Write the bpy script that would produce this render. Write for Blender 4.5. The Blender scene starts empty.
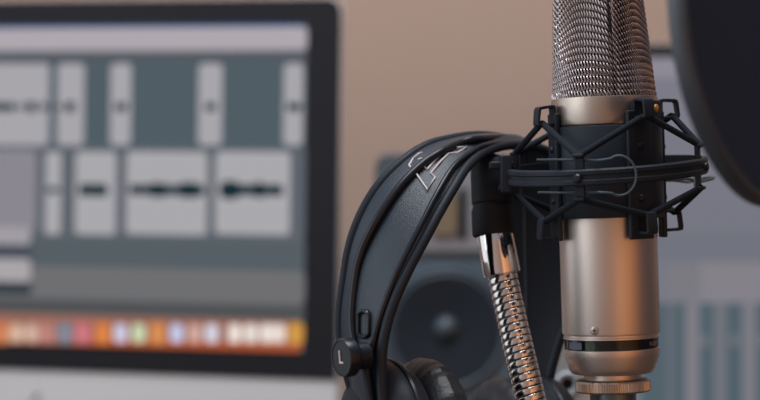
import bpy, math, random
from mathutils import Vector, Matrix
random.seed(4)
D = bpy.data
SC = bpy.context.scene
COL = SC.collection
PI = math.pi
K = 36 / 760 / 100            # metres per pixel per metre of distance (100 mm lens)
CAMZ = 0.30                   # camera height above the desk
Q = 0.0005305                 # metres per pixel at the microphone

def P(px, py, d):
    return Vector(((px - 380) * K * d, d, CAMZ + (200 - py) * K * d))

def srgb(r, g, b):
    def f(c):
        c /= 255
        return c / 12.92 if c <= .04045 else ((c + .055) / 1.055) ** 2.4
    return (f(r), f(g), f(b), 1)

# ------------------------------------------------------------------ materials
def mat(name, col, rough=.5, metal=0., spec=.5, bump=0., scale=200., vary=0., coat=0., aniso=0.):
    m = D.materials.new(name); m.use_nodes = True
    nt = m.node_tree; b = nt.nodes['Principled BSDF']
    b.inputs['Base Color'].default_value = col if len(col) == 4 else (*col, 1)
    b.inputs['Roughness'].default_value = rough
    b.inputs['Metallic'].default_value = metal
    b.inputs['Specular IOR Level'].default_value = spec
    b.inputs['Coat Weight'].default_value = coat
    tc = nt.nodes.new('ShaderNodeTexCoord')
    if bump or vary:
        n = nt.nodes.new('ShaderNodeTexNoise'); n.inputs['Scale'].default_value = scale
        n.inputs['Detail'].default_value = 4
        nt.links.new(tc.outputs['Object'], n.inputs['Vector'])
        if bump:
            bp = nt.nodes.new('ShaderNodeBump'); bp.inputs['Strength'].default_value = bump
            bp.inputs['Distance'].default_value = .001
            nt.links.new(n.outputs['Fac'], bp.inputs['Height'])
            nt.links.new(bp.outputs['Normal'], b.inputs['Normal'])
        if vary:
            mx = nt.nodes.new('ShaderNodeMix'); mx.data_type = 'RGBA'
            c = col if len(col) == 4 else (*col, 1)
            mx.inputs[6].default_value = tuple(x * (1 - vary) for x in c[:3]) + (1,)
            mx.inputs[7].default_value = tuple(min(1, x * (1 + vary)) for x in c[:3]) + (1,)
            nt.links.new(n.outputs['Fac'], mx.inputs[0])
            nt.links.new(mx.outputs[2], b.inputs['Base Color'])
    return m

def emit(name, col, strength=1.):
    m = D.materials.new(name); m.use_nodes = True
    b = m.node_tree.nodes['Principled BSDF']
    b.inputs['Base Color'].default_value = (0.004, .004, .004, 1)
    b.inputs['Roughness'].default_value = .6
    b.inputs['Specular IOR Level'].default_value = 0
    b.inputs['Emission Color'].default_value = col
    b.inputs['Emission Strength'].default_value = strength
    return m

M = dict(
    wall=mat('tan_plaster', srgb(177, 157, 144), .9, vary=.03, scale=6, bump=.2, spec=.2),
    desk=mat('dark_wood', srgb(70, 58, 52), .5, vary=.2, scale=9),
    champagne=mat('champagne_metal', (.76, .66, .59), .42, 1., bump=.06, scale=900),
    champagne_dull=mat('champagne_collar_metal', (.56, .47, .40), .38, 1., bump=.06, scale=900),
    brass=mat('knurled_brass', (.54, .46, .39), .38, 1.),
    wire=mat('mesh_wire', (.56, .49, .485), .42, 1.),
    grille_dark=mat('grille_backing', (.018, .015, .016), .8),
    black=mat('black_moulded_plastic', (.023, .030, .041), .46, spec=.18, bump=.1, scale=700),
    black_gloss=mat('black_gloss_plastic', (.014, .018, .026), .3, spec=.36),
    rubber=mat('black_rubber', (.016, .019, .026), .6, spec=.25, bump=.15, scale=900),
    elastic=mat('black_elastic_cord', (.018, .0235, .032), .8, spec=.15, bump=.5, scale=2500),
    black_wire=mat('black_wire', (.13, .18, .20), .3, metal=.6),
    label_black=mat('label_black', (.006, .006, .007), .12),
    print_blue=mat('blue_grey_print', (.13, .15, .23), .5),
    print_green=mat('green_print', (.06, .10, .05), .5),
    print_grey=mat('grey_print', (.35, .35, .36), .6),
    print_white=mat('pale_print', (.72, .68, .67), .6),
    lining=mat('black_lining', (.022, .0245, .030), .8, spec=.15),
    leather=mat('black_leather', (.020, .033, .050), .40, spec=.55, bump=.28, scale=1600),
    pad=mat('black_soft_leather', (.016, .019, .025), .42, bump=.3, scale=500),
    chrome=mat('chrome', (.82, .77, .75), .09, 1.),
    chrome_dark=mat('chrome_coil', (.78, .73, .70), .16, 1.),
    coil_core=mat('coil_shadow', (.03, .026, .024), .4, .8),  # dark metal of the core tube inside the coil
    fabric=mat('black_nylon_mesh', (.024, .038, .068), .9, spec=.2, bump=.3, scale=3000),
    hoop=mat('black_hoop_plastic', (.055, .066, .082), .38),
    alu=mat('pale_aluminium', srgb(214, 219, 222), .55, .0, bump=.03, scale=600),
    bezel=mat('black_glass_edge', (.020, .022, .027), .45, spec=.12),
    logo=mat('grey_logo', (.10, .10, .11), .5),
    spk=mat('speaker_teal_black', (.05, .07, .085), .5, vary=.2, scale=40),
    spk_front=mat('speaker_baffle_slate', (.080, .130, .175), .5, vary=.12, scale=30),
    spk_plate=mat('speaker_grey_plate', (.23, .25, .28), .5),
    cone=mat('speaker_cone', (.018, .026, .036), .65, spec=.15),
    surround=mat('speaker_surround', (.044, .068, .092), .5),
    dust=mat('speaker_dust_cap', (.050, .070, .090), .38),
    amber=mat('amber_tweeter', (.19, .155, .10), .6),
    steel=mat('pale_steel', (.36, .42, .46), .5, .2),
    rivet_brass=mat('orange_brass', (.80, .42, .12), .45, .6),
    silver=mat('silver_pin', (.42, .38, .40), .4, .5),
)

# ------------------------------------------------------------------ mesh builder
class MB:
    def __init__(s):
        s.v = []; s.f = []; s.mi = []; s.X = Matrix.Identity(4); s.cur = 0
    def add(s, vs, fs):
        o = len(s.v)
        s.v += [s.X @ Vector(v) for v in vs]
        s.f += [[i + o for i in f] for f in fs]
        s.mi += [s.cur] * len(fs)
    def box(s, c, d, R=None):
        R = R or Matrix.Identity(3); c = Vector(c)
        vs = [c + R @ Vector((x * d[0] / 2, y * d[1] / 2, z * d[2] / 2)) for x in (-1, 1) for y in (-1, 1) for z in (-1, 1)]
        s.add(vs, [[0, 1, 3, 2], [4, 6, 7, 5], [0, 4, 5, 1], [2, 3, 7, 6], [0, 2, 6, 4], [1, 5, 7, 3]])
    def tube(s, pts, r, n=8, closed=False, flat=None, up=None):
        """sweep a circle (or an ellipse r x flat) along points"""
        pts = [Vector(p) for p in pts]; N = len(pts)
        rs = r if isinstance(r, (list, tuple)) else [r] * N
        T = []
        for i in range(N):
            a = pts[(i - 1) % N] if closed or i else pts[0]
            b = pts[(i + 1) % N] if closed or i < N - 1 else pts[-1]
            T.append((b - a).normalized())
        u = Vector(up) if up else (Vector((0, 0, 1)) if abs(T[0].z) < .9 else Vector((0, 1, 0)))
        vs = []
        for i in range(N):
            u = (Vector(up) if up else u); u = u - T[i] * u.dot(T[i])
            u.normalize(); w = T[i].cross(u)
            for k in range(n):
                a = 2 * PI * k / n
                vs.append(pts[i] + u * math.cos(a) * rs[i] + w * math.sin(a) * (flat if flat else rs[i]))
        fs = []
        for i in range(N if closed else N - 1):
            j = (i + 1) % N
            for k in range(n):
                l = (k + 1) % n
                fs.append([i * n + k, i * n + l, j * n + l, j * n + k])
        if not closed:
            fs.append(list(range(n))[::-1]); fs.append([(N - 1) * n + k for k in range(n)])
        s.add(vs, fs)
    def lathe(s, prof, n=64, fn=None):
        """profile of (r, z) about local Z; ends with r == 0 close"""
        vs = []; idx = []
        for (r, z) in prof:
            if r <= 1e-9:
                idx.append([len(vs)] * n); vs.append((0, 0, z))
            else:
                row = []
                for k in range(n):
                    a = 2 * PI * k / n
                    row.append(len(vs)); rr = r * (fn(a, z) if fn else 1)
                    vs.append((rr * math.cos(a), rr * math.sin(a), z))
                idx.append(row)
        fs = []
        for i in range(len(prof) - 1):
            for k in range(n):
                l = (k + 1) % n
                q = [idx[i][k], idx[i][l], idx[i + 1][l], idx[i + 1][k]]
                q = [x for j, x in enumerate(q) if x not in q[:j]]
                if len(q) > 2: fs.append(q)
        s.add(vs, fs)
    def prism(s, out, y0, y1):
        """outline of (x, z) extruded along Y"""
        n = len(out)
        vs = [(x, y0, z) for x, z in out] + [(x, y1, z) for x, z in out]
        fs = [list(range(n)), list(range(n, 2 * n))[::-1]]
        for i in range(n):
            j = (i + 1) % n
            fs.append([j, i, i + n, j + n])
        s.add(vs, fs)
    def build(s, name, mats, parent=None, smooth=35, bevel=0., solid=0.):
        me = D.meshes.new(name); me.from_pydata([tuple(v) for v in s.v], [], s.f); me.update()
        ms = mats if isinstance(mats, (list, tuple)) else [mats]
        for m in ms: me.materials.append(m)
        for p, i in zip(me.polygons, s.mi): p.material_index = i
        import bmesh
        bm = bmesh.new(); bm.from_mesh(me); bmesh.ops.recalc_face_normals(bm, faces=bm.faces); bm.to_mesh(me); bm.free()
        if smooth:
            me.shade_smooth(); me.set_sharp_from_angle(angle=math.radians(smooth))
        o = D.objects.new(name, me); COL.objects.link(o)
        if parent: o.parent = parent
        if solid:
            md = o.modifiers.new('solid', 'SOLIDIFY'); md.thickness = solid; md.offset = 0
        if bevel:
            md = o.modifiers.new('bevel', 'BEVEL'); md.width = bevel; md.segments = 3; md.limit_method = 'ANGLE'
            md.harden_normals = False
        return o

def axis_mat(origin, ax, up=(0, 0, 1)):
    z = Vector(ax).normalized(); u = Vector(up); x = u.cross(z)
    if x.length < 1e-6: x = Vector((1, 0, 0))
    x.normalize(); y = z.cross(x)
    return Matrix(((x.x, y.x, z.x, origin[0]), (x.y, y.y, z.y, origin[1]), (x.z, y.z, z.z, origin[2]), (0, 0, 0, 1)))

def tag(o, label, cat, group=None, kind=None):
    o['label'] = label; o['category'] = cat
    if group: o['group'] = group
    if kind: o['kind'] = kind
    return o

def empty(name, loc, rot=(0, 0, 0)):
    o = D.objects.new(name, None); COL.objects.link(o); o.empty_display_size = .02
    o.location = loc; o.rotation_euler = rot
    return o

def catmull(pts, n=10, closed=False):
    pts = [Vector(p) for p in pts]; N = len(pts); out = []
    rng = range(N if closed else N - 1)
    for i in rng:
        if closed: a, b, c, d = pts[i - 1], pts[i], pts[(i + 1) % N], pts[(i + 2) % N]
        else: a, b, c, d = pts[max(i - 1, 0)], pts[i], pts[i + 1], pts[min(i + 2, N - 1)]
        for k in range(n):
            t = k / n
            out.append(.5 * ((2 * b) + (c - a) * t + (2 * a - 5 * b + 4 * c - d) * t * t + (3 * b - a - 3 * c + d) * t ** 3))
    if not closed: out.append(pts[-1])
    return out

def resample(pts, n):
    L = [0]
    for a, b in zip(pts, pts[1:]): L.append(L[-1] + (b - a).length)
    out = []; j = 0
    for i in range(n):
        t = L[-1] * i / (n - 1)
        while j < len(L) - 2 and L[j + 1] < t: j += 1
        f = (t - L[j]) / max(L[j + 1] - L[j], 1e-12)
        out.append(pts[j].lerp(pts[j + 1], min(max(f, 0), 1)))
    return out

# ------------------------------------------------------------------ setting
b = MB(); b.box((0, 2.46, .9), (5.0, .1, 3.4))
o = b.build('wall_back', M['wall'], smooth=0); o['kind'] = 'structure'
b = MB(); b.box((0, 1.0, -.80), (5.0, 3.0, .04))
o = b.build('floor', M['desk'], smooth=0); o['kind'] = 'structure'
dk = empty('desk', (0, 1.70, -.78))
b = MB(); b.box((0, 0, .765), (2.4, 1.36, .03)); b.build('desk_top', M['desk'], dk, bevel=.004)
for sx in (-1, 1):
    for sy in (-1, 1):
        b = MB(); b.box((sx * 1.12, sy * .62, .375), (.06, .06, .75)); b.build('leg', M['desk'], dk, bevel=.004)
tag(dk, 'dark wooden desk under the screens, microphone stand and loudspeaker', 'desk')

# ------------------------------------------------------------------ computers
def rrect(x0, x1, z0, z1, r, n=8):
    """rounded rectangle outline; r = (bl, br, tr, tl)"""
    out = []
    for (cx, cz, rr, a0) in ((x0, z0, r[0], PI), (x1, z0, r[1], 1.5 * PI), (x1, z1, r[2], 0), (x0, z1, r[3], .5 * PI)):
        sx = 1 if cx == x0 else -1; sz = 1 if cz == z0 else -1
        if rr <= 0: out.append((cx, cz)); continue
        for k in range(n + 1):
            a = a0 + .5 * PI * k / n
            out.append((cx + sx * rr + rr * math.cos(a), cz + sz * rr + rr * math.sin(a)))
    return out

class Computer:
    def __init__(s, anchor_px, anchor_d, yaw, edge_x, width, roll=0.):
        """the front plane passes through a pixel column at a known distance; edge_x is that column's local x"""
        s.w = width
        ax = (anchor_px - 380) * K * anchor_d
        s.org = Vector((ax, anchor_d, .0013 if roll else 0)) - Vector((math.cos(yaw), math.sin(yaw), 0)) * edge_x
        s.root = empty('desktop_computer', s.org, (0, roll, yaw))
        Rm = (Matrix.Rotation(yaw, 3, 'Z') @ Matrix.Rotation(roll, 3, 'Y'))
        s.ex, s.en, s.ez = Rm.col[0], Rm.col[1], Rm.col[2]
    def loc(s, px, py):
        d = Vector(((px - 380) * K, 1, (200 - py) * K)); o = Vector((0, 0, CAMZ))
        t = (s.org - o).dot(s.en) / d.dot(s.en)
        p = o + d * t - s.org
        return p.dot(s.ex), p.dot(s.ez)

def screen_rects(C, rects, y0=-.0016, dy=.00012):
    b = MB(); mats = []; key = {}
    for i, (x0, y_0, x1, y_1, col) in enumerate(rects):
        r = 0
        if col not in key:
            key[col] = len(mats); mats.append(emit('screen_glow', srgb(*col)))
        b.cur = key[col]
        if sum(col) > 450:                      # bright panes read larger once out of focus
            x0 += 1.2; x1 -= 1.2; y_0 += 1.6; y_1 -= 1.6
        ym = (y_0 + y_1) / 2; xm = (min(max(x0, 0), 760) + min(max(x1, 0), 760)) / 2
        X0 = C.loc(x0, ym)[0]; X1 = C.loc(x1, ym)[0]; Z1 = C.loc(xm, y_0)[1]; Z0 = C.loc(xm, y_1)[1]
        rr = min(.004, abs(X1 - X0) * .3, abs(Z1 - Z0) * .3)
        if abs(X1 - X0) > .2 and i == 0: rr = 0
        n = len(b.v); out = rrect(X0, X1, Z0, Z1, (rr,) * 4, 4)
        y = y0 - dy * i * .2 - (dy if i else 0)
        b.add([(x, y, z) for x, z in out], [list(range(len(out)))])
    return b, mats

def computer(C, top_px, glass_bottom_px, right_px, rects, label):
    x1 = C.w / 2; x0 = -x1
    zt = C.loc(right_px, top_px)[1]; zg = C.loc(right_px, glass_bottom_px)[1]
    zb = zt - .372
    b = MB()
    b.prism(rrect(x0, x1, zb, zt, (.010, .010, .012, .012)), 0.0, .007)
    b.prism(rrect(x0 + .03, x1 - .03, zb + .03, zt - .03, (.02,) * 4), .007, .022)
    h = b.build('housing', M['alu'], C.root, bevel=.0006)
    b = MB(); b.prism(rrect(x0 + .0005, x1 - .0005, zg, zt - .0005, (0, 0, .0115, .0115)), -.0012, .0)
    b.build('bezel', M['bezel'], C.root)
    b, mats = screen_rects(C, rects)
    b.build('screen', mats, C.root, smooth=0)
    b = MB()
    b.prism([(-.09, .0), (.09, 0), (.085, zb + .10), (-.085, zb + .10)], .05, .056)
    b.build('stand_neck', M['alu'], C.root, bevel=.001)
    b = MB(); b.prism([(-.05, zb + .08), (.05, zb + .08), (.05, zb + .11), (-.05, zb + .11)], .022, .05)
    b.build('hinge', M['alu'], C.root)
    b = MB(); b.box((0, -.03, .003), (.18, .17, .006)); b.build('stand_foot', M['alu'], C.root, bevel=.002)
    tag(C.root, label, 'computer', 'desktop computers behind the microphone')
    return zg, zb

# left computer: audio editor on screen
WL = .528
C1 = Computer(335, 1.73, -math.radians(13.5), WL / 2, WL, math.radians(.75))
L = []
bgA = (79, 92, 100)
clip = (167, 165, 170); clip2 = (169, 168, 172)
L.append((-330, 26, 305, 347, (100, 104, 110)))
L.append((-330, 25, 305, 31, (40, 84, 136)))
L.append((-330, 26, 309, 52, (174, 167, 174)))
L.append((-330, 54, 306, 62, (82, 88, 95)))
L.append((-330, 62, 306, 147, bgA))
for x0, x1 in ((-60, 51), (57, 86), (110, 133), (198, 224), (283, 305)):
    L.append((x0, 62, x1, 147, clip))
L.append((-330, 62, -66, 147, clip))
L.append((-330, 148, 306, 236, (92, 98, 106)))
L.append((-330, 150, 37, 230, (138, 134, 143)))
for x0, x1 in ((45, 63), (75, 118), (126, 209), (215, 292)):
    L.append((x0, 150, x1, 236, clip2))
DK = (22, 44, 54); DKm = (60, 76, 84)
for x0, x1, h in ((-20, 16, 4), (18, 24, 3), (27, 37, 5), (41, 48, 4), (66, 76, 5), (58, 62, 3), (116, 128, 4), (206, 217, 4), (288, 302, 4)):
    L.append((x0, 107 - h, x1, 107 + h, DK if h > 3 else DKm))
for x0, x1, h in ((82, 107, 5), (132, 204, 4), (220, 284, 5.5), (130, 206, 5), (80, 109, 6), (150, 168, 7), (180, 200, 7.5), (222, 240, 9), (256, 264, 8), (48, 60, 3)):
    L.append((x0, 190 - h, x1, 190 + h, DK))
L.append((-330, 238, 306, 268, (84, 94, 100)))
L.append((-330, 268, 306, 300, (110, 110, 112)))
L.append((-330, 302, 306, 316, (78, 80, 82)))
L.append((-120, 225, 33, 246, (160, 156, 162)))
L.append((-120, 245, 33, 258, (72, 76, 88)))
L.append((-120, 257, 33, 283, (168, 164, 168)))
L.append((-120, 283, 33, 294, (44, 56, 62)))
L.append((-330, 317, 302, 347, (152, 104, 88)))
L.append((-330, 340, 302, 347, (180, 92, 58)))
ic = [(-12, (210, 150, 110)), (4, (196, 120, 80)), (18, (205, 170, 150)), (33, (200, 165, 150)), (48, (176, 120, 110)), (66, (120, 124, 138)),
      (84, (196, 110, 120)), (104, (208, 120, 60)), (122, (196, 192, 214)), (140, (190, 206, 170)), (159, (204, 130, 74)),
      (178, (188, 190, 220)), (196, (200, 160, 150)), (213, (204, 200, 214)), (236, (226, 214, 206)), (252, (222, 212, 206)), (268, (226, 214, 208)), (280, (224, 208, 200)),
      (297, (196, 140, 60))]
for x, c in ic:
    L.append((x - 8, 322, x + 8, 344, c)); L.append((x - 6, 326, x + 6, 342, tuple(min(255, v + 12) for v in c)))
zg, zb = computer(C1, -2.5, 380.5, 335.5, L, 'large desktop computer at left showing an audio editing program with pale waveform clips')
# the mark on the chin under the screen (only its leaf reaches into the picture)
b = MB()
lx, lz = C1.loc(36, 398)
leaf = [(lx + .0045 * (t - .5) * 1.4 + .003 * math.sin(PI * t) * sgn, lz + .0085 * (t - .5)) for sgn, ts in ((-1, [i / 8 for i in range(9)]), (1, [1 - i / 8 for i in range(1, 8)])) for t in ts]
b.prism(leaf, -.0006, .0)
app = []
for k in range(40):
    a = 2 * PI * k / 40
    r = .0135 * (1 + .06 * math.cos(2 * a) - .13 * max(0, math.cos(a - PI / 2)) ** 12 - .06 * max(0, math.cos(a + PI / 2)) ** 14)
    x, z = r * math.cos(a), r * 1.05 * math.sin(a)
    dd = math.hypot(x - .0165, z - .003)
    if dd < .0075: x -= (.0075 - dd)
    app.append((lx - .001 + x, lz - .0205 + z))
b.prism(app, -.0006, .0)
b.build('chin_mark', M['logo'], C1.root)

# right computer: mixer panel on screen
C2 = Computer(596, 1.80, -math.radians(3), -WL / 2, WL)
R = []
R.append((607, 57, 1190, 440, (118, 119, 130)))
R.append((607, 58, 1190, 78, (140, 136, 148)))
R.append((607, 78, 1190, 130, (122, 121, 133)))
R.append((607, 205, 1190, 232, (117, 118, 129))); R.append((607, 232, 1190, 262, (112, 115, 125)))
R.append((666, 262, 1190, 303, (131, 128, 135)))
R.append((666, 262, 700, 303, (122, 121, 128)))
R.append((640, 303, 1190, 440, (80, 96, 105)))
for x0, x1, c in ((666, 674, (100, 106, 114)), (685, 699, (126, 124, 131)), (714, 726, (114, 115, 123)), (742, 756, (122, 121, 129)), (772, 784, (116, 116, 124)), (800, 812, (120, 120, 127))):
    R.append((x0, 303, x1, 440, c))
for x in (704, 734, 763):
    R.append((x - 4, 334, x + 4, 346, (112, 113, 121)))
computer(C2, 44, 448, 596, R, 'desktop computer at right behind the microphone, screen showing a grey mixer panel')

# ------------------------------------------------------------------ loudspeaker
sp = empty('loudspeaker', (P(446, 200, 1.80).x, 1.70, 0))
SZ = lambda y: CAMZ + (200 - y) * K * 1.70
SXc = P(446, 200, 1.70).x
sp.location.x = SXc
hw = 71 * K * 1.70
zt = SZ(153)
b = MB(); b.prism(rrect(-hw, hw, 0, zt, (.004, .004, .012, .012)), 0, .17); b.build('cabinet', M['spk'], sp, bevel=.003)
b = MB(); b.prism(rrect(-hw + .006, hw - .003, .02, zt - .010, (.01,) * 4), -.004, .0); b.build('baffle', M['spk_front'], sp, bevel=.0015)
b = MB(); b.prism(rrect(-hw + .026, hw - .012, SZ(252), SZ(162), (.008,) * 4), -.008, -.004); b.build('tweeter_plate', M['spk_plate'], sp, bevel=.0015)
tz = SZ(214)
b = MB(); b.prism(rrect(-.012, .009, SZ(236), SZ(192), (.006,) * 4), -.011, -.008); b.build('tweeter', M['amber'], sp, bevel=.001)
b = MB(); b.prism(rrect(.0095, .0165, SZ(238), SZ(188), (.002,) * 4), -.010, -.008); b.build('tweeter_slot', M['cone'], sp)
wz = SZ(328); wr = 62 * K * 1.70
b = MB(); b.X = Matrix.Translation((0, -.004, wz)) @ Matrix.Rotation(PI / 2, 4, 'X')
b.lathe([(wr, 0), (wr * .99, .004), (wr * .95, .006), (wr * .90, .0045), (wr * .86, .0055), (wr * .82, .002), (wr * .82, -.001)], 64); wf = b.build('woofer_surround', M['surround'], sp)
b = MB(); b.X = Matrix.Translation((0, -.0095, wz)) @ Matrix.Rotation(PI / 2, 4, 'X')
b.lathe([(wr * .85, .0), (wr * .60, -.0015), (wr * .40, -.003), (wr * .24, -.0038), (0, -.004)], 64); b.build('woofer_cone', M['cone'], sp)
b = MB(); b.X = Matrix.Translation((0, -.0070, wz)) @ Matrix.Rotation(PI / 2, 4, 'X')
b.lathe([(wr * .22, -.005), (wr * .20, -.001), (wr * .14, .003), (wr * .07, .0050), (0, .0055)], 48); b.build('dust_cap', M['dust'], sp)
tag(sp, 'blue grey studio loudspeaker with dark round woofer, seen through the headphones', 'loudspeaker')

# small steel plate with a hole behind the microphone's lower end
d = 1.33
pc = P(567.5, 383.5, d)
st = empty('steel_bracket', (pc.x, d, 0))
b = MB()
n = 40; rh = 6.5 * K * d; W = 17 * K * d; zt = (200 - 384) * K * d + CAMZ
ring = [(rh * math.cos(2 * PI * k / n), zt + rh * math.sin(2 * PI * k / n)) for k in range(n)]
out = []
for k in range(n):
    a = 2 * PI * k / n; c, s_ = math.cos(a), math.sin(a)
    t = min(W / max(abs(c), 1e-6), (60 * K * d if s_ > 0 else 24 * K * d) / max(abs(s_), 1e-6)); out.append((t * c, zt + t * s_))
vs = [(x, y, z) for y in (0, .004) for (x, z) in ring + out]
fs = []
for k in range(n):
    l = (k + 1) % n
    fs += [[k, l, n + l, n + k], [2 * n + k, 3 * n + k, 3 * n + l, 2 * n + l], [k, 2 * n + k, 2 * n + l, l], [n + k, n + l, 3 * n + l, 3 * n + k]]
b.add(vs, fs); b.box((0, .002, (zt - 24 * K * d) / 2), (2 * W, .004, zt - 24 * K * d)); b.box((0, .03, .002), (2 * W, .06, .004))
b.build('upright_plate', M['steel'], st)
b = MB(); b.X = Matrix.Translation((0, 0, zt)) @ Matrix.Rotation(PI / 2, 4, 'X')
b.lathe([(rh * .98, -.003), (rh * .98, .001), (rh * 1.6, .002), (rh * 2.0, .0008), (rh * 2.0, 0)], 40); b.build('boss', M['steel'], st)
b = MB(); b.X = Matrix.Translation((0, .0045, zt)) @ Matrix.Rotation(PI / 2, 4, 'X')
b.lathe([(rh * 1.2, 0), (0, 0)], 24); b.build('bolt_end', M['rubber'], st)
tag(st, 'pale steel plate with a round bolt hole behind the microphone base', 'bracket')

# ------------------------------------------------------------------ microphone and shock mount share a tilted axis
MIC = Vector(((607.2 - 380) * Q, 1.12, CAMZ))
TILT = (0, -math.radians(1.75), 0)
mic = empty('condenser_microphone', MIC, TILT)
Z = lambda y: (200 - y) * Q
R_ = lambda a: math.radians(a)
def az(a, r, y):                     # azimuth 0 faces the camera, + to the right
    return Vector((r * Q * math.sin(R_(a)), -r * Q * math.cos(R_(a)), Z(y)))

b = MB()
b.lathe([(r * Q, Z(y)) for r, y in ((0, 126), (48, 126), (48.8, 128), (48.8, 331), (48.2, 333), (47, 333.6), (47, 335.4), (48.2, 336), (48.2, 337.4), (46.6, 338), (0, 338))], 96)
b.build('body', M['champagne'], mic)
b = MB()
b.lathe([(r * Q, Z(y)) for r, y in ((0, 97.5), (50.5, 97.5), (52.6, 98.2), (53, 99.5), (53, 124), (52.4, 125.4), (50, 126), (0, 126))], 96)
b.build('collar', M['champagne_dull'], mic)
b = MB(); b.lathe([(r * Q, Z(y)) for r, y in ((0, 338), (46.8, 338), (46.8, 347.6), (0, 347.6))], 96)
lab = b.build('label_band', M['label_black'], mic)
b = MB()
b.lathe([(r * Q, Z(y)) for r, y in ((0, 347.6), (46.6, 347.6), (48, 348.2), (48, 350), (46.8, 356), (44.2, 364), (43, 368), (41.6, 371), (39.2, 372.8), (36, 373.3), (28.5, 373.6), (28.5, 381), (0, 381))], 96)
b.build('end_cap', M['champagne'], mic)
b = MB()
b.lathe([(r * Q, Z(y)) for r, y in ((0, 378.5), (33, 378.5), (36.5, 379.8), (37.5, 381.5), (37.5, 389.8), (36.4, 391.4), (33, 392), (0, 392))], 420,
        fn=lambda a, z: 1 + (.009 * (1 if math.sin(a * 105) > 0 else -1) if Z(390.5) < z < Z(381) else 0))
b.build('knurled_ring', M['brass'], mic, smooth=20)
b = MB()
b.lathe([(r * Q, Z(y)) for r, y in ((0, 391), (23, 391), (23, 400), (21.5, 401), (23, 402), (23, 430), (18, 432), (18, 446), (0, 446))], 64)
b.build('threaded_stub', M['black_wire'], mic)
# screw on the body
sa = -25.5
p = az(sa, 48.7, 327.5); ax = Vector((math.sin(R_(sa)), -math.cos(R_(sa)), 0))
b = MB(); b.X = axis_mat(p, ax); b.lathe([(4.3 * Q, 0), (4.3 * Q, .7 * Q), (3.6 * Q, 1.1 * Q), (0, 1.2 * Q)], 24)
scw = b.build('screw', M['brass'], mic)
b = MB(); b.X = axis_mat(p + ax * 1.25 * Q, ax)
b.box((0, 0, 0), (4.6 * Q, 1.1 * Q, .2 * Q)); b.box((0, 0, 0), (1.1 * Q, 4.6 * Q, .2 * Q)); b.build('cross_slot', M['label_black'], scw, smooth=0)
# small notch plate at the right of the end cap
b = MB(); b.X = axis_mat(az(76, 46.2, 357), Vector((math.sin(R_(76)), -math.cos(R_(76)), -.35)))
b.box((0, 0, 0), (3 * Q, 5.5 * Q, .8 * Q)); b.build('notch', M['label_black'], mic, bevel=.0002)

# lettering on the label band, wrapped round the cylinder
def wrapped_text(txt, a0, ypx, hpx, r, m, parent, name):
    cu = D.curves.new('t', 'FONT'); cu.body = txt; cu.size = 1; cu.align_x = 'CENTER'; cu.align_y = 'CENTER'
    to = D.objects.new('t', cu); COL.objects.link(to)
    dg = bpy.context.evaluated_depsgraph_get(); me = D.meshes.new_from_object(to.evaluated_get(dg))
    D.objects.remove(to)
    s = hpx * Q / .7
    for v in me.vertices:
        a = a0 + math.degrees(v.co.x * s / (r * Q))
        w = az(a, r, ypx); v.co = (w.x, w.y, w.z + v.co.y * s)
    me.materials.append(m)
    o = D.objects.new(name, me); COL.objects.link(o); o.parent = parent
    return o
wrapped_text('RODE', 55, 343, 3.7, 47.05, M['print_grey'], lab, 'lettering')

for a0, a1, m_, nm in ((-69, -45, 'print_blue', 'printed_panel'), (-39, -33.5, 'print_green', 'printed_mark'), (-29.5, -27, 'print_green', 'printed_mark')):  # flat blue and green colour patches on the band's left side
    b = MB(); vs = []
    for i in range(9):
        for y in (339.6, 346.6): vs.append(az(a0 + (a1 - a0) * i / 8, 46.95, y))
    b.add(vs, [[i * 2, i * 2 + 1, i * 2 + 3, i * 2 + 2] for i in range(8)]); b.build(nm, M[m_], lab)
# grille: coiled wires row on row over a dark core
def grille_r(a, y):                  # a degrees, y in pixels; pixel radius
    h = max(0, (98 - y) / 100)
    r = 51.3
    sq = 36.3 / math.cos(R_(((a - 50 + 45) % 90) - 45))
    wq = .52 * min(1, h * 1.5) ** .8
    r = r * (1 - wq) + sq * wq
    r -= 9.0 * h ** 1.3 * max(0, math.cos(R_(a - 82))) ** 2
    r -= 2.6 * h * max(0, math.cos(R_(a + 98))) ** 2
    if h > .95: r *= max(.05, 1 - ((h - .95) / .62) ** 3) ** .5
    return r
def bow(a, h):
    A = 17 * min(h, 1.2)
    d1 = (a + 30 + 180) % 360 - 180; d2 = (a - 48 + 180) % 360 - 180
    if -120 < a < 7: return A * (math.cos(R_(d1 * 2.4)) if abs(d1) < 75 else -1)
    if 7 <= a < 120: return A * (-.25 + .75 * math.cos(R_(d2 * 2.2)) if abs(d2) < 82 else -1)
    return -A
b = MB(); n = 96
ys = [98 - 6 * i for i in range(26)]
vs = []; fs = []
for y in ys:
    for k in range(n):
        a = 360 * k / n - 180
        p = az(a, grille_r(a, y) - 2.6, y); vs.append(p)
for i in range(len(ys) - 1):
    for k in range(n):
        l = (k + 1) % n; fs.append([i * n + k, i * n + l, (i + 1) * n + l, (i + 1) * n + k])
fs.append([(len(ys) - 1) * n + k for k in range(n)])
b.add(vs, fs); gr = b.build('grille', M['grille_dark'], mic)
b = MB()
TURNS = 92; SEG = 8
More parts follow.
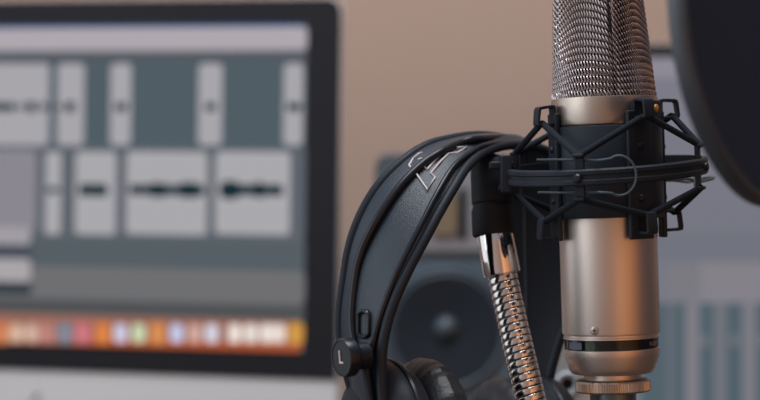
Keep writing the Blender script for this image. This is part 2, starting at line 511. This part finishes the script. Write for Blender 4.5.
for row in range(24):
    y0 = 96 - 6.15 * row
    pts = []
    for j in range(TURNS * SEG):
        t = j / SEG; a = 360 * t / TURNS - 180
        ph = 2 * PI * t
        h = max(0, (98 - y0) / 100)
        y = y0 - bow(a, h) + 3.6 * math.sin(ph)
        y = min(y, 98)
        ra = grille_r(a, y0)
        ra -= 4.2 * min(1, .35 + h) * math.exp(-((a - 4 - 2.5 * math.sin(y0)) / 3.2) ** 2)     # the mesh is folded in along a seam
        pts.append(az(a + 360 / TURNS * .30 * math.sin(ph), ra - .9 + 1.5 * math.cos(ph), y))
    b.tube(pts, .72 * Q, 5, closed=True)
b.build('wire_mesh', M['wire'], gr, smooth=60)
tag(mic, 'champagne metal condenser microphone with woven wire grille held in a black shock mount', 'microphone')

# ------------------------------------------------------------------ shock mount
sm = empty('shock_mount', MIC, TILT)
b = MB()
b.lathe([(r * Q, Z(y)) for r, y in ((49.2, 126.5), (53.2, 126.5), (54.2, 128), (54.2, 215), (53.2, 217.5), (49.2, 217.5), (49.2, 126.5))], 96)
b.build('cradle', M['black'], sm)
def lean(p):
    return p + Vector((0, 0, p.x * .035))
HOOKS = (-70, 29, 97, 205); POSTS = (-22, 68, 158, 248)
def ringpt(a, r, y):                 # ring leans a little: right side and far side higher
    p = az(a, r, y); p.z += p.x * .035 + p.y * .065
    return p
for a in HOOKS:
    b = MB(); er = Vector((math.sin(R_(a)), -math.cos(R_(a)), 0)); et = Vector((math.cos(R_(a)), math.sin(R_(a)), 0))
    Rm = Matrix((er, et, Vector((0, 0, 1)))).transposed()
    b.box(az(a, 56.2, 176), (5 * Q, (28 if a == 29 else 19) * Q, 126 * Q), Rm)
    bar = b.build('cradle_bar', M['black'], sm, bevel=.0008)
    for y in (148, 199):
        b = MB(); b.X = axis_mat(az(a, 58.4, y), er)
        b.lathe([(4 * Q, 0), (3.8 * Q, 1.2 * Q), (2.6 * Q, 2.4 * Q), (0, 2.9 * Q)], 20); b.build('rivet', M['black_gloss'], bar)
    for (ya, yb) in ((103.5, 121.5), (215, 234)):
        b = MB()
        loop = []
        y_in, y_out = (ya, yb)
        for (r, y) in ((57, ya), (73, ya + (1.5 if ya < 150 else 0)), (75, yb), (57, yb)):
            loop.append(lean(az(a, r, y)))
        # rounded rectangular strap loop
        c4 = []
        for i in range(4):
            p0, p1, p2 = loop[i - 1], loop[i], loop[(i + 1) % 4]
            c4 += [p1.lerp(p0, .2), p1.lerp(p0, .06).lerp(p1.lerp(p2, .06), .5), p1.lerp(p2, .2)]
        b.tube(c4, 1.7 * Q, 8, closed=True, flat=4.2 * Q, up=None) if False else None
        N = len(c4); tc = sum(c4, Vector()) / N
        vs = []; fs = []
        for p in c4:
            rad = (p - tc); rad = rad - et * rad.dot(et); rad.normalize()
            for (i, o_) in ((-1, -1), (1, -1), (1, 1), (-1, 1)):
                vs.append(p + rad * 1.7 * Q * i + et * 6 * Q * o_)
        for i in range(N):
            j = (i + 1) % N
            for k in range(4):
                l = (k + 1) % 4; fs.append([i * 4 + k, i * 4 + l, j * 4 + l, j * 4 + k])
        b.add(vs, fs)
        b.build('hook', M['black'], sm, bevel=.0004)
# clamp jaw: a curved plate over the right front of the cradle
b = MB(); vs = []; fs = []; NJ = 14
for i in range(NJ + 1):
    a = 22 + (86 - 22) * i / NJ
    for r, y in ((54.0, 103), (56.6, 103), (56.6, 219), (54.0, 219)): vs.append(az(a, r, y))
for i in range(NJ):
    for k in range(4):
        l = (k + 1) % 4; fs.append([i * 4 + k, i * 4 + l, i * 4 + 4 + l, i * 4 + 4 + k])
fs += [[0, 1, 2, 3], [NJ * 4 + k for k in (3, 2, 1, 0)]]
b.add(vs, fs); jaw = b.build('clamp_jaw', M['black'], sm, bevel=.0005)
b = MB(); b.X = axis_mat(az(57, 56.4, 111), Vector((math.sin(R_(57)), -math.cos(R_(57)), 0)))  # orange of warm light reflected on metal, put in as a coloured stud
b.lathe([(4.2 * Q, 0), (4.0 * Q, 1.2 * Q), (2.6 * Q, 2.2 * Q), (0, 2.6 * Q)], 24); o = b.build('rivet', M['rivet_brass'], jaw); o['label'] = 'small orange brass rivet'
# outer ring
b = MB(); n = 120; prof = [(-2.5, -8), (1.6, -8), (3, -6.4), (3, -3), (1.8, -1.8), (1.8, 1.8), (3, 3), (3, 6.4), (1.6, 8), (-2.5, 8)]
vs = []; fs = []
for k in range(n):
    a = 360 * k / n
    for (dr, dy) in prof: vs.append(ringpt(a, 98 + dr, 170.5 + dy))
m_ = len(prof)
for k in range(n):
    l = (k + 1) % n
    for i in range(m_):
        j = (i + 1) % m_; fs.append([k * m_ + i, k * m_ + j, l * m_ + j, l * m_ + i])
b.add(vs, fs); b.build('outer_ring', M['black'], sm)
for a in POSTS:
    er = Vector((math.sin(R_(a)), -math.cos(R_(a)), 0)); et = Vector((math.cos(R_(a)), math.sin(R_(a)), 0))
    Rm = Matrix((er, et, Vector((0, 0, 1)))).transposed()
    b = MB(); c = ringpt(a, 93.2, 170.5)
    b.box(c, (4.4 * Q, 10 * Q, 44 * Q), Rm)
    for s_ in (-1, 1):
        b.box(c + Vector((0, 0, s_ * 21 * Q)) + er * 2.5 * Q, (8 * Q, 11 * Q, 3.4 * Q), Rm)
    po = b.build('band_post', M['black'], sm, bevel=.0006)
    if a == 248: continue
    b = MB(); b.X = axis_mat(ringpt(a, 101, 171), er); b.lathe([(4.6 * Q, 0), (4.4 * Q, 1.6 * Q), (3 * Q, 3 * Q), (0, 3.4 * Q)], 20); b.build('post_screw', M['black_gloss'], po)
# elastic cords
for a in HOOKS:
    for side in (-53, 53):
        q_ = a + (53 if side > 0 else -37)
        q_ = min(POSTS, key=lambda t: abs(((t - (a + side) + 180) % 360) - 180))
        for (yh, yp) in ((119.5, 150), (217, 191)):
            b = MB()
            p0 = lean(az(a, 69, yh)); p1 = ringpt(q_, 96, yp)
            p0 = p0 + (p1 - p0).normalized() * .0004
            b.tube([p0.lerp(p1, i / 6) for i in range(7)], 3.3 * Q, 10); b.build('elastic_cord', M['elastic'], sm)
# spring-wire handles
def wirepts(seq, yf):
    out = []
    for x, y in seq:
        yy = yf(x); d = MIC.y + yy
        w_ = P(x, y, d); out.append(Vector((w_.x - MIC.x, yy, w_.z - MIC.z)))
    return out
loop = [(538, 157.5), (560, 158), (590, 159.4), (600, 159.6)] + [(620 + 17 * math.sin(R_(t)), 175.5 - 20 * math.cos(R_(t))) for t in range(-30, 211, 12)] + [(600, 191.6), (590, 191.8), (560, 191), (538, 190)]
b = MB(); b.tube(catmull(wirepts(loop, lambda x: (-84 - 22 * min(1, max(0, (x - 588) / 14))) * Q), 4), 1.2 * Q, 8); b.build('clip_handle', M['black_wire'], sm)
# the second handle, swung out flat at the right
hp = [Vector((x * Q, y * Q, Z(z))) for x, y, z in ((50, 38, 182), (70, 36, 181), (86, 34, 181), (98, 38, 184), (112, 46, 182), (116, 58, 180), (108, 70, 181), (92, 70, 184), (74, 62, 182), (40, 52, 182))]
b = MB(); b.tube(catmull(hp, 6), 1.6 * Q, 8); b.build('clip_handle', M['black_wire'], sm)
b = MB(); b.X = Matrix.Translation(ringpt(70, 90, 184)); b.lathe([(0, -9 * Q), (2.2 * Q, -9 * Q), (2.2 * Q, 8 * Q), (0, 8 * Q)], 12); b.build('pin', M['silver'], sm)  # small pale grey rod beside the post's lower end
# swivel arm at the left, reaching the gooseneck
b = MB()
b.box(((507 - 607.5) * Q, .0030, Z(171)), (11 * Q, .0210, 38 * Q))
b.box(((503 - 607) * Q, .0080, Z(162)), (24 * Q, .013, 8 * Q))
b.box(((508 - 607) * Q, .0075, Z(185)), (18 * Q, .013, 7 * Q))
b.build('swivel_arm', M['black'], sm, bevel=.001)
tag(sm, 'black shock mount with ring, elastic cords and wire clips around the microphone', 'shock mount')

# ------------------------------------------------------------------ gooseneck
gn = empty('gooseneck_stand', P(552, 0, 1.122) * 1.0)
gn.location = Vector((P(560, 200, 1.122).x, 1.122, 0))
inv = Matrix.Translation(-gn.location)
GD = 1.142
sl0, sl1 = P(490.3, 155, 1.150), P(493.4, 236, GD)
def along(p0, p1, prof, n=40):
    ax = (p1 - p0); Ln = ax.length; bb = MB(); bb.X = inv @ axis_mat(p0, ax, (0, 1, 0))
    bb.lathe([(r * Q, t * Ln) for r, t in prof], n); return bb
b = along(sl0, sl1, [(0, 0), (8, .0), (14, .03), (18.5, .08), (20.6, .15), (21, .25), (21, .60), (19.6, .62), (21.5, .70), (21.5, .98), (20.5, 1), (0, 1)]); b.build('sleeve', M['rubber'], gn)
c0, c1 = P(494.8, 233.5, GD), P(502.6, 275, 1.140)
b = along(c0, c1, [(0, 0), (18.6, 0), (19.2, .02), (19.2, .955), (18.6, .985), (17.4, 1), (0, 1)], 64); b.build('collar', M['chrome'], gn)
path = [(502.2, 273, 1.140), (507.5, 298, 1.137), (514, 328, 1.133), (521.5, 360, 1.129), (530.5, 398, 1.125), (540, 440, 1.122), (549, 500, 1.122), (556, 580, 1.122), (560, 680, 1.122), (560, 740, 1.122)]
pp = resample(catmull([P(*p) for p in path], 12), 420)
b = MB(); b.X = inv; b.tube(pp, 13.6 * Q, 20); core = b.build('core', M['coil_core'], gn)
# helical coil: rounded flat turns
LT = sum((a_ - b_).length for a_, b_ in zip(pp, pp[1:])); pitch = 7.3 * Q
turns = LT / pitch; b = MB(); b.X = inv; NS = 28
pts = []
tot = int(turns * NS)
for i in range(tot):
    f = i / (tot - 1) * (len(pp) - 1); j = min(int(f), len(pp) - 2)
    p = pp[j].lerp(pp[j + 1], f - j); T = (pp[j + 1] - pp[j]).normalized()
    u = (Vector((0, -1, 0)) - T * T.y * -1).normalized(); w = T.cross(u)
    a = 2 * PI * i / NS
    pts.append(p + (u * math.cos(a) + w * math.sin(a)) * 14.3 * Q)
# sweep an ellipse (wide along the axis)
vs = []; fs = []; n = 12
for i, p in enumerate(pts):
    f = i / (tot - 1) * (len(pp) - 1); j = min(int(f), len(pp) - 2); T = (pp[j + 1] - pp[j]).normalized()
    c = pp[j].lerp(pp[j + 1], f - j); rad = (p - c).normalized()
    for k in range(n):
        a = 2 * PI * k / n
        ca, sa_ = math.cos(a), math.sin(a)
        vs.append(p + rad * math.copysign(abs(ca) ** .45, ca) * 1.0 * Q + T * math.copysign(abs(sa_) ** .45, sa_) * 3.25 * Q)
for i in range(tot - 1):
    for k in range(n):
        l = (k + 1) % n; fs.append([i * n + k, i * n + l, (i + 1) * n + l, (i + 1) * n + k])
b.add(vs, fs); b.build('coil', M['chrome_dark'], core, smooth=60)
b = MB(); b.lathe([(0, 0), (.060, 0), (.062, .002), (.062, .010), (.056, .016), (.016, .019), (.014, .026), (0, .026)], 64); b.build('base', M['black'], gn)
tag(gn, 'chrome flexible gooseneck with black rubber sleeve, standing between headphones and microphone', 'gooseneck')

# ------------------------------------------------------------------ headphones
FAR = [(366, 430, 1.118), (354, 395, 1.116), (345.5, 365, 1.115), (341, 335, 1.115), (341, 310, 1.114), (344.5, 280, 1.113), (350, 246, 1.113), (361.5, 214, 1.114), (379, 185, 1.118), (403, 161, 1.125), (426, 146, 1.135), (449, 139.5, 1.146), (472, 136, 1.158), (492, 136.5, 1.170),
       (511, 140.5, 1.184), (520, 148, 1.197), (511, 163, 1.207), (501, 200, 1.215), (499, 250, 1.220), (504, 300, 1.222), (510, 350, 1.222), (518, 400, 1.222), (526, 435, 1.222)]
NEAR = [(386, 430, 1.072), (382, 390, 1.073), (382.5, 348, 1.074), (392, 308, 1.076), (408, 271, 1.080), (425.5, 238, 1.086), (440, 211, 1.094), (454, 187, 1.104), (466, 168, 1.116), (481, 154, 1.131), (499, 146.5, 1.148), (520, 145, 1.166), (545, 150, 1.182), (572, 167, 1.196),
        (588, 205, 1.203), (586, 250, 1.204), (574, 300, 1.204), (558.5, 345, 1.203), (548, 385, 1.202), (541, 430, 1.200)]
hp_ = empty('headphones', Vector((P(455, 200, 1.15).x, 1.15, CAMZ - .16)))
hinv = Matrix.Translation(-hp_.location)
def two_halves(c, apex):
    pts = [P(*p) for p in c]
    sp_ = catmull(pts, 10); k = apex * 10
    return resample(sp_[:k + 1], 61)[:-1] + resample(sp_[k:], 60)
fa = two_halves(FAR, 13); ne = two_halves(NEAR, 10)
NT = len(fa)
cen = P(470, 290, 1.15)
def strap(i, u):
    p = fa[i].lerp(ne[i], u)
    o = (p - cen); ax = (ne[i] - fa[i]).normalized(); o = o - ax * o.dot(ax); o.normalize()
    return p + o * (.0035 * math.sin(PI * u))
def outw(i, u):
    p = fa[i].lerp(ne[i], u); o = (p - cen); ax = (ne[i] - fa[i]).normalized(); o = o - ax * o.dot(ax); return o.normalized()
b = MB(); b.X = hinv; NU = 16
vs = [strap(i, u / NU) for i in range(NT) for u in range(NU + 1)]
fs = [[i * (NU + 1) + u, i * (NU + 1) + u + 1, (i + 1) * (NU + 1) + u + 1, (i + 1) * (NU + 1) + u] for i in range(NT - 1) for u in range(NU)]
b.add(vs, fs); hb = b.build('headband', M['leather'], hp_, solid=.0016, smooth=60)
b = MB(); b.X = hinv
vs = [strap(i, .06 + .88 * u / NU) - outw(i, .5) * .0016 for i in range(NT) for u in range(NU + 1)]
b.add(vs, fs); b.build('headband_lining', M['lining'], hp_, solid=.0010, smooth=60)
# rims (piping) on both edges
b = MB(); b.X = hinv; b.tube(fa, 5.2 * Q, 12); b.build('headband_rim', M['black'], hp_, smooth=60)
b = MB(); b.X = hinv; b.tube(ne, 5.2 * Q, 12); b.build('headband_rim', M['black'], hp_, smooth=60)
# the two spring wires lying on the band
def proj(p):
    return 380 + p.x / p.y / K, 200 - (p.z - CAMZ) / p.y / K
GRID = [(i, u / 32, strap(i, u / 32)) for i in range(0, NT) for u in range(33)]
GP = [(i, u, p, proj(p)) for i, u, p in GRID]
def onstrap(px, py, lift):
    best = sorted(((g[3][0] - px) ** 2 + (g[3][1] - py) ** 2, g[0], g[1], g[2]) for g in GP if g[0] < 66)[:3]
    ws = [1 / (.2 + x[0]) for x in best]
    d = sum(w * x[3].y for w, x in zip(ws, best)) / sum(ws)
    return P(px, py, d - lift)
W1 = [(356, 352), (351.5, 320), (355, 278), (360, 256), (367, 238), (381, 213), (401, 185), (421, 165), (441, 151.5), (461, 142.5), (480, 138.5)]
W2 = [(371, 352), (379.5, 318), (394, 279), (406.5, 253), (421, 225), (439, 190), (454.5, 165.5), (473, 151), (489, 144.5)]
for W, uu, r in ((W1, .30, 4.0), (W2, .8, 2.9)):
    pts = [onstrap(x, y, .004) for x, y in W]
    tail = [strap(i, uu) + outw(i, uu) * -.0004 for i in range(66, NT, 6)]
    b = MB(); b.X = hinv; b.tube(resample(catmull(pts + tail, 8), 180), r * Q, 12); b.build('spring_wire', M['black_gloss'], hp_, smooth=60)
# pale outlined emblem printed on the band
for seq in ([(410.8, 167.4), (409, 165), (413.4, 158.3), (418.6, 153.8), (423.9, 152.1), (432.7, 150.9)],
            [(418, 159.8), (421.5, 158)],
            [(415.7, 172.6), (427.4, 189.4), (435.3, 177.2), (430.9, 173.2), (439, 163), (448.4, 153.6), (458, 152.4), (466.8, 146.6), (457.2, 147.6)],
            [(423.9, 166.1), (427, 169.3), (434, 161.5), (441.4, 153.9)]):
    b = MB(); b.X = hinv; b.tube([onstrap(x, y, .0022) for x, y in seq], 1.05 * Q, 6, flat=1.05 * Q); b.build('printed_emblem', M['print_white'], hb, smooth=0)
# left swivel knob with its letter
k0, k1 = P(341, 358, 1.0665), P(366, 355.5, 1.0745)
kax = k0 - k1; kL = kax.length
b = MB(); b.X = hinv @ axis_mat(k1, kax)
b.lathe([(r * Q, t * kL) for r, t in ((0, 0), (13, 0), (13, .45), (16, .50), (18.6, .62), (18.8, .9), (17.8, 1.0), (16.4, 1.0), (15.8, .975), (0, .975))], 56)
kn = b.build('swivel_knob', M['black_gloss'], hp_)
b = MB(); kc = k0
kx = Vector((0, 0, 1)).cross(kax.normalized()).normalized(); kz = kax.normalized().cross(kx)
b.X = hinv @ Matrix.Translation(kc)
for (x0, z0, x1, z1) in ((-2.6, 7, -2.0, -4.6), (-2.4, -4.6, 4.2, -4.6)):
    p0 = kx * x0 * Q + kz * z0 * Q; p1 = kx * x1 * Q + kz * z1 * Q
    b.tube([p0, p0.lerp(p1, .5), p1], 1.1 * Q, 6)
b.build('letter', M['print_white'], kn, smooth=0)
# eyelet slot above the knob
ey = [onstrap(363 + 5 * math.sin(t) * 1.0, 324 + (-8 if math.cos(t) > 0 else 8) - 5 * math.cos(t), .0030) for t in [2 * PI * i / 28 for i in range(28)]]
b = MB(); b.X = hinv; b.tube(ey, 2.1 * Q, 8, closed=True); b.build('eyelet', M['black_gloss'], hp_)
# yoke below the knob, down to the cup
b = MB(); b.X = hinv
b.tube([P(364, 344, 1.082), P(366, 372, 1.080), P(372, 410, 1.079), P(378, 440, 1.082)], [10 * Q, 11 * Q, 13 * Q, 15 * Q], 16, flat=4.5 * Q); b.build('yoke', M['black'], hp_, smooth=60)
b = MB(); b.X = hinv
b.tube([P(549, 372, 1.216), P(550, 400, 1.216), P(552, 440, 1.212)], [10 * Q, 11 * Q, 13 * Q], 16, flat=4.5 * Q); b.build('yoke', M['black'], hp_, smooth=60)
# ear cups: closed shell and stitched pad
eax = Vector((math.cos(R_(25)), math.sin(R_(25)), 0))
def cup(center, ax, rc):
    X = hinv @ axis_mat(center, ax)
    b = MB(); b.X = X
    b.lathe([(0, -.010), (rc * .55, -.0095), (rc * .82, -.007), (rc * .97, -.001), (rc, .004), (rc * .99, .010), (rc * .93, .012), (rc * .90, .016), (0, .016)], 72)
    sh = b.build('ear_cup', M['black'], hp_, smooth=50)
    b = MB(); b.X = X; b.tube([(rc * .995 * math.cos(2 * PI * k / 72), rc * .995 * math.sin(2 * PI * k / 72), .0075) for k in range(72)], .0016, 8, closed=True)
    b.build('trim_ring', M['black_gloss'], sh)
    b = MB(); b.X = X
    prof = []
    for k in range(25):
        t = 2 * PI * k / 24
        prof.append((rc * .74 + rc * .24 * math.cos(t) + rc * .025 * math.cos(2 * t), .0285 + .0125 * math.sin(t)))
    b.lathe(prof, 180, fn=lambda a, z: 1 + .010 * math.sin(a * 26 + 2.5 * math.sin(3 * a) + z * 160) * math.sin(5 * a + 1))
    b.build('ear_pad', M['pad'], hp_, smooth=80)
    b = MB(); b.X = X; b.lathe([(0, .018), (rc * .6, .018)], 32); b.build('cup_lining', M['rubber'], hp_)
cup(P(376, 442, 1.100), eax, .0425)
cup(P(548, 450, 1.205), -eax, .0425)
tag(hp_, 'black over-ear headphones with leather headband, hanging left of the microphone', 'headphones')

# ------------------------------------------------------------------ pop filter
pc = P(746.8, 44.4, .96); ya, pt = .959, .134
nrm = Vector((math.sin(ya) * math.cos(pt), -math.cos(ya) * math.cos(pt), math.sin(pt)))
pf = empty('pop_filter', (pc.x + .07, .99, 0))
pinv = Matrix.Translation(-pf.location)
X = pinv @ axis_mat(pc, nrm)
RP = .0752
b = MB(); b.X = X
b.lathe([(RP - .004, -.001), (RP - .0006, -.0008), (RP, .0008), (RP, .0062), (RP - .0008, .0075), (RP - .0035, .0078), (RP - .004, .0060), (RP - .004, -.001)], 128)
b.build('hoop', M['hoop'], pf)
b = MB(); b.X = X; b.lathe([(0, .0046), (RP * .5, .0046), (RP - .0038, .0046), (RP - .0038, .0022), (RP * .5, .0022), (0, .0022)], 96); b.build('mesh_fabric', M['fabric'], pf)
uu = Vector((0, 0, 1)).cross(nrm).normalized()
att = pc + uu * (RP + .004) + nrm * .003
base = Vector((pf.location.x, pf.location.y, 0))
arm = catmull([att, att + uu * .03 + Vector((0, 0, -.01)), base + Vector((.07, .03, .20)), base + Vector((.03, .01, .09)), base + Vector((0, 0, .012))], 16)
b = MB(); b.X = pinv; b.tube(arm, .0042, 12); b.build('arm', M['black'], pf, smooth=60)
b = MB(); b.X = pinv; b.box(att - uu * .002, (.014, .014, .018)); b.build('joint', M['black'], pf, bevel=.002)
b = MB(); b.lathe([(0, 0), (.045, 0), (.045, .010), (.04, .014), (0, .014)], 48); b.build('base', M['black'], pf)
tag(pf, 'round black pop filter at the right edge in front of the shock mount', 'pop filter')

# ------------------------------------------------------------------ light
w = D.worlds.new('room_light'); SC.world = w; w.use_nodes = True
nt = w.node_tree; bg = nt.nodes['Background']
tc = nt.nodes.new('ShaderNodeTexCoord'); sx = nt.nodes.new('ShaderNodeSeparateXYZ')
nt.links.new(tc.outputs['Generated'], sx.inputs[0])
at = nt.nodes.new('ShaderNodeMath'); at.operation = 'ARCTAN2'
ng = nt.nodes.new('ShaderNodeMath'); ng.operation = 'MULTIPLY'; ng.inputs[1].default_value = -1
nt.links.new(sx.outputs['Y'], ng.inputs[0])
nt.links.new(sx.outputs['X'], at.inputs[0]); nt.links.new(ng.outputs[0], at.inputs[1])     # azimuth: 0 behind the camera, + right
mr = nt.nodes.new('ShaderNodeMapRange'); mr.inputs[1].default_value = -PI; mr.inputs[2].default_value = PI
nt.links.new(at.outputs[0], mr.inputs[0])
cr = nt.nodes.new('ShaderNodeValToRGB'); cr.color_ramp.interpolation = 'LINEAR'
stops = [(-180, (.30, .32, .37)), (-150, (.36, .37, .42)), (-128, (1.0, 1.08, 1.17)), (-108, (1.0, 1.08, 1.17)), (-92, (.9, .98, 1.06)), (-58, (.96, 1.0, 1.06)), (-42, (.36, .31, .31)), (-18, (.34, .24, .20)), (4, (.30, .18, .13)), (14, (.92, .48, .25)), (24, (.78, .37, .17)), (46, (.58, .25, .11)), (62, (.24, .12, .08)), (76, (.06, .055, .065)), (128, (.055, .055, .07)), (150, (.28, .26, .30)), (180, (.30, .32, .37))]
el = cr.color_ramp.elements
for i, (a, c) in enumerate(stops):
    e = el[i] if i < 2 else el.new(.5)
    e.position = (a + 180) / 360; e.color = (*c, 1)
for i, (a, c) in enumerate(stops):
    el[i].position = (a + 180) / 360; el[i].color = (*c, 1)
nt.links.new(mr.outputs[0], cr.inputs[0])
ab = nt.nodes.new('ShaderNodeMath'); ab.operation = 'ABSOLUTE'; nt.links.new(sx.outputs['Z'], ab.inputs[0])
me_ = nt.nodes.new('ShaderNodeMapRange'); me_.inputs[1].default_value = .38; me_.inputs[2].default_value = .72; nt.links.new(ab.outputs[0], me_.inputs[0])
mx = nt.nodes.new('ShaderNodeMix'); mx.data_type = 'RGBA'; mx.inputs[7].default_value = (.25, .26, .31, 1)
nt.links.new(me_.outputs[0], mx.inputs[0]); nt.links.new(cr.outputs[0], mx.inputs[6])
nt.links.new(mx.outputs[2], bg.inputs['Color'])
bg.inputs['Strength'].default_value = 1.0

def area(name, loc, target, size, power, col, sy=None):
    l = D.lights.new(name, 'AREA'); l.energy = power; l.color = col; l.size = size
    if sy: l.shape = 'RECTANGLE'; l.size_y = sy
    o = D.objects.new(name, l); COL.objects.link(o); o.location = loc
    o.rotation_euler = (Vector(target) - Vector(loc)).to_track_quat('-Z', 'Y').to_euler()
    return o
area('window_light', (-1.5, .55, .95), (0.0, 1.15, .30), .9, 4, (.86, .94, 1.0), 1.2)
area('ceiling_light', (.0, 1.15, 1.5), (0.05, 2.2, .25), .8, 18, (.95, .96, 1.0))  # added fill to brighten the wall and chin, not a real lamp

# ------------------------------------------------------------------ camera
cam = D.cameras.new('camera'); co = D.objects.new('camera', cam); COL.objects.link(co)
co.location = (0, 0, CAMZ); co.rotation_euler = (PI / 2, 0, 0)
cam.lens = 100; cam.sensor_width = 36; cam.sensor_fit = 'HORIZONTAL'; cam.clip_start = .01; cam.clip_end = 50
cam.dof.use_dof = True; cam.dof.focus_distance = 1.092; cam.dof.aperture_fstop = 100 / 19.5
SC.camera = co
SC.view_settings.view_transform = 'Standard'; SC.view_settings.look = 'None'
SC.view_settings.exposure = 0; SC.view_settings.gamma = 1; SC.view_settings.use_curve_mapping = False
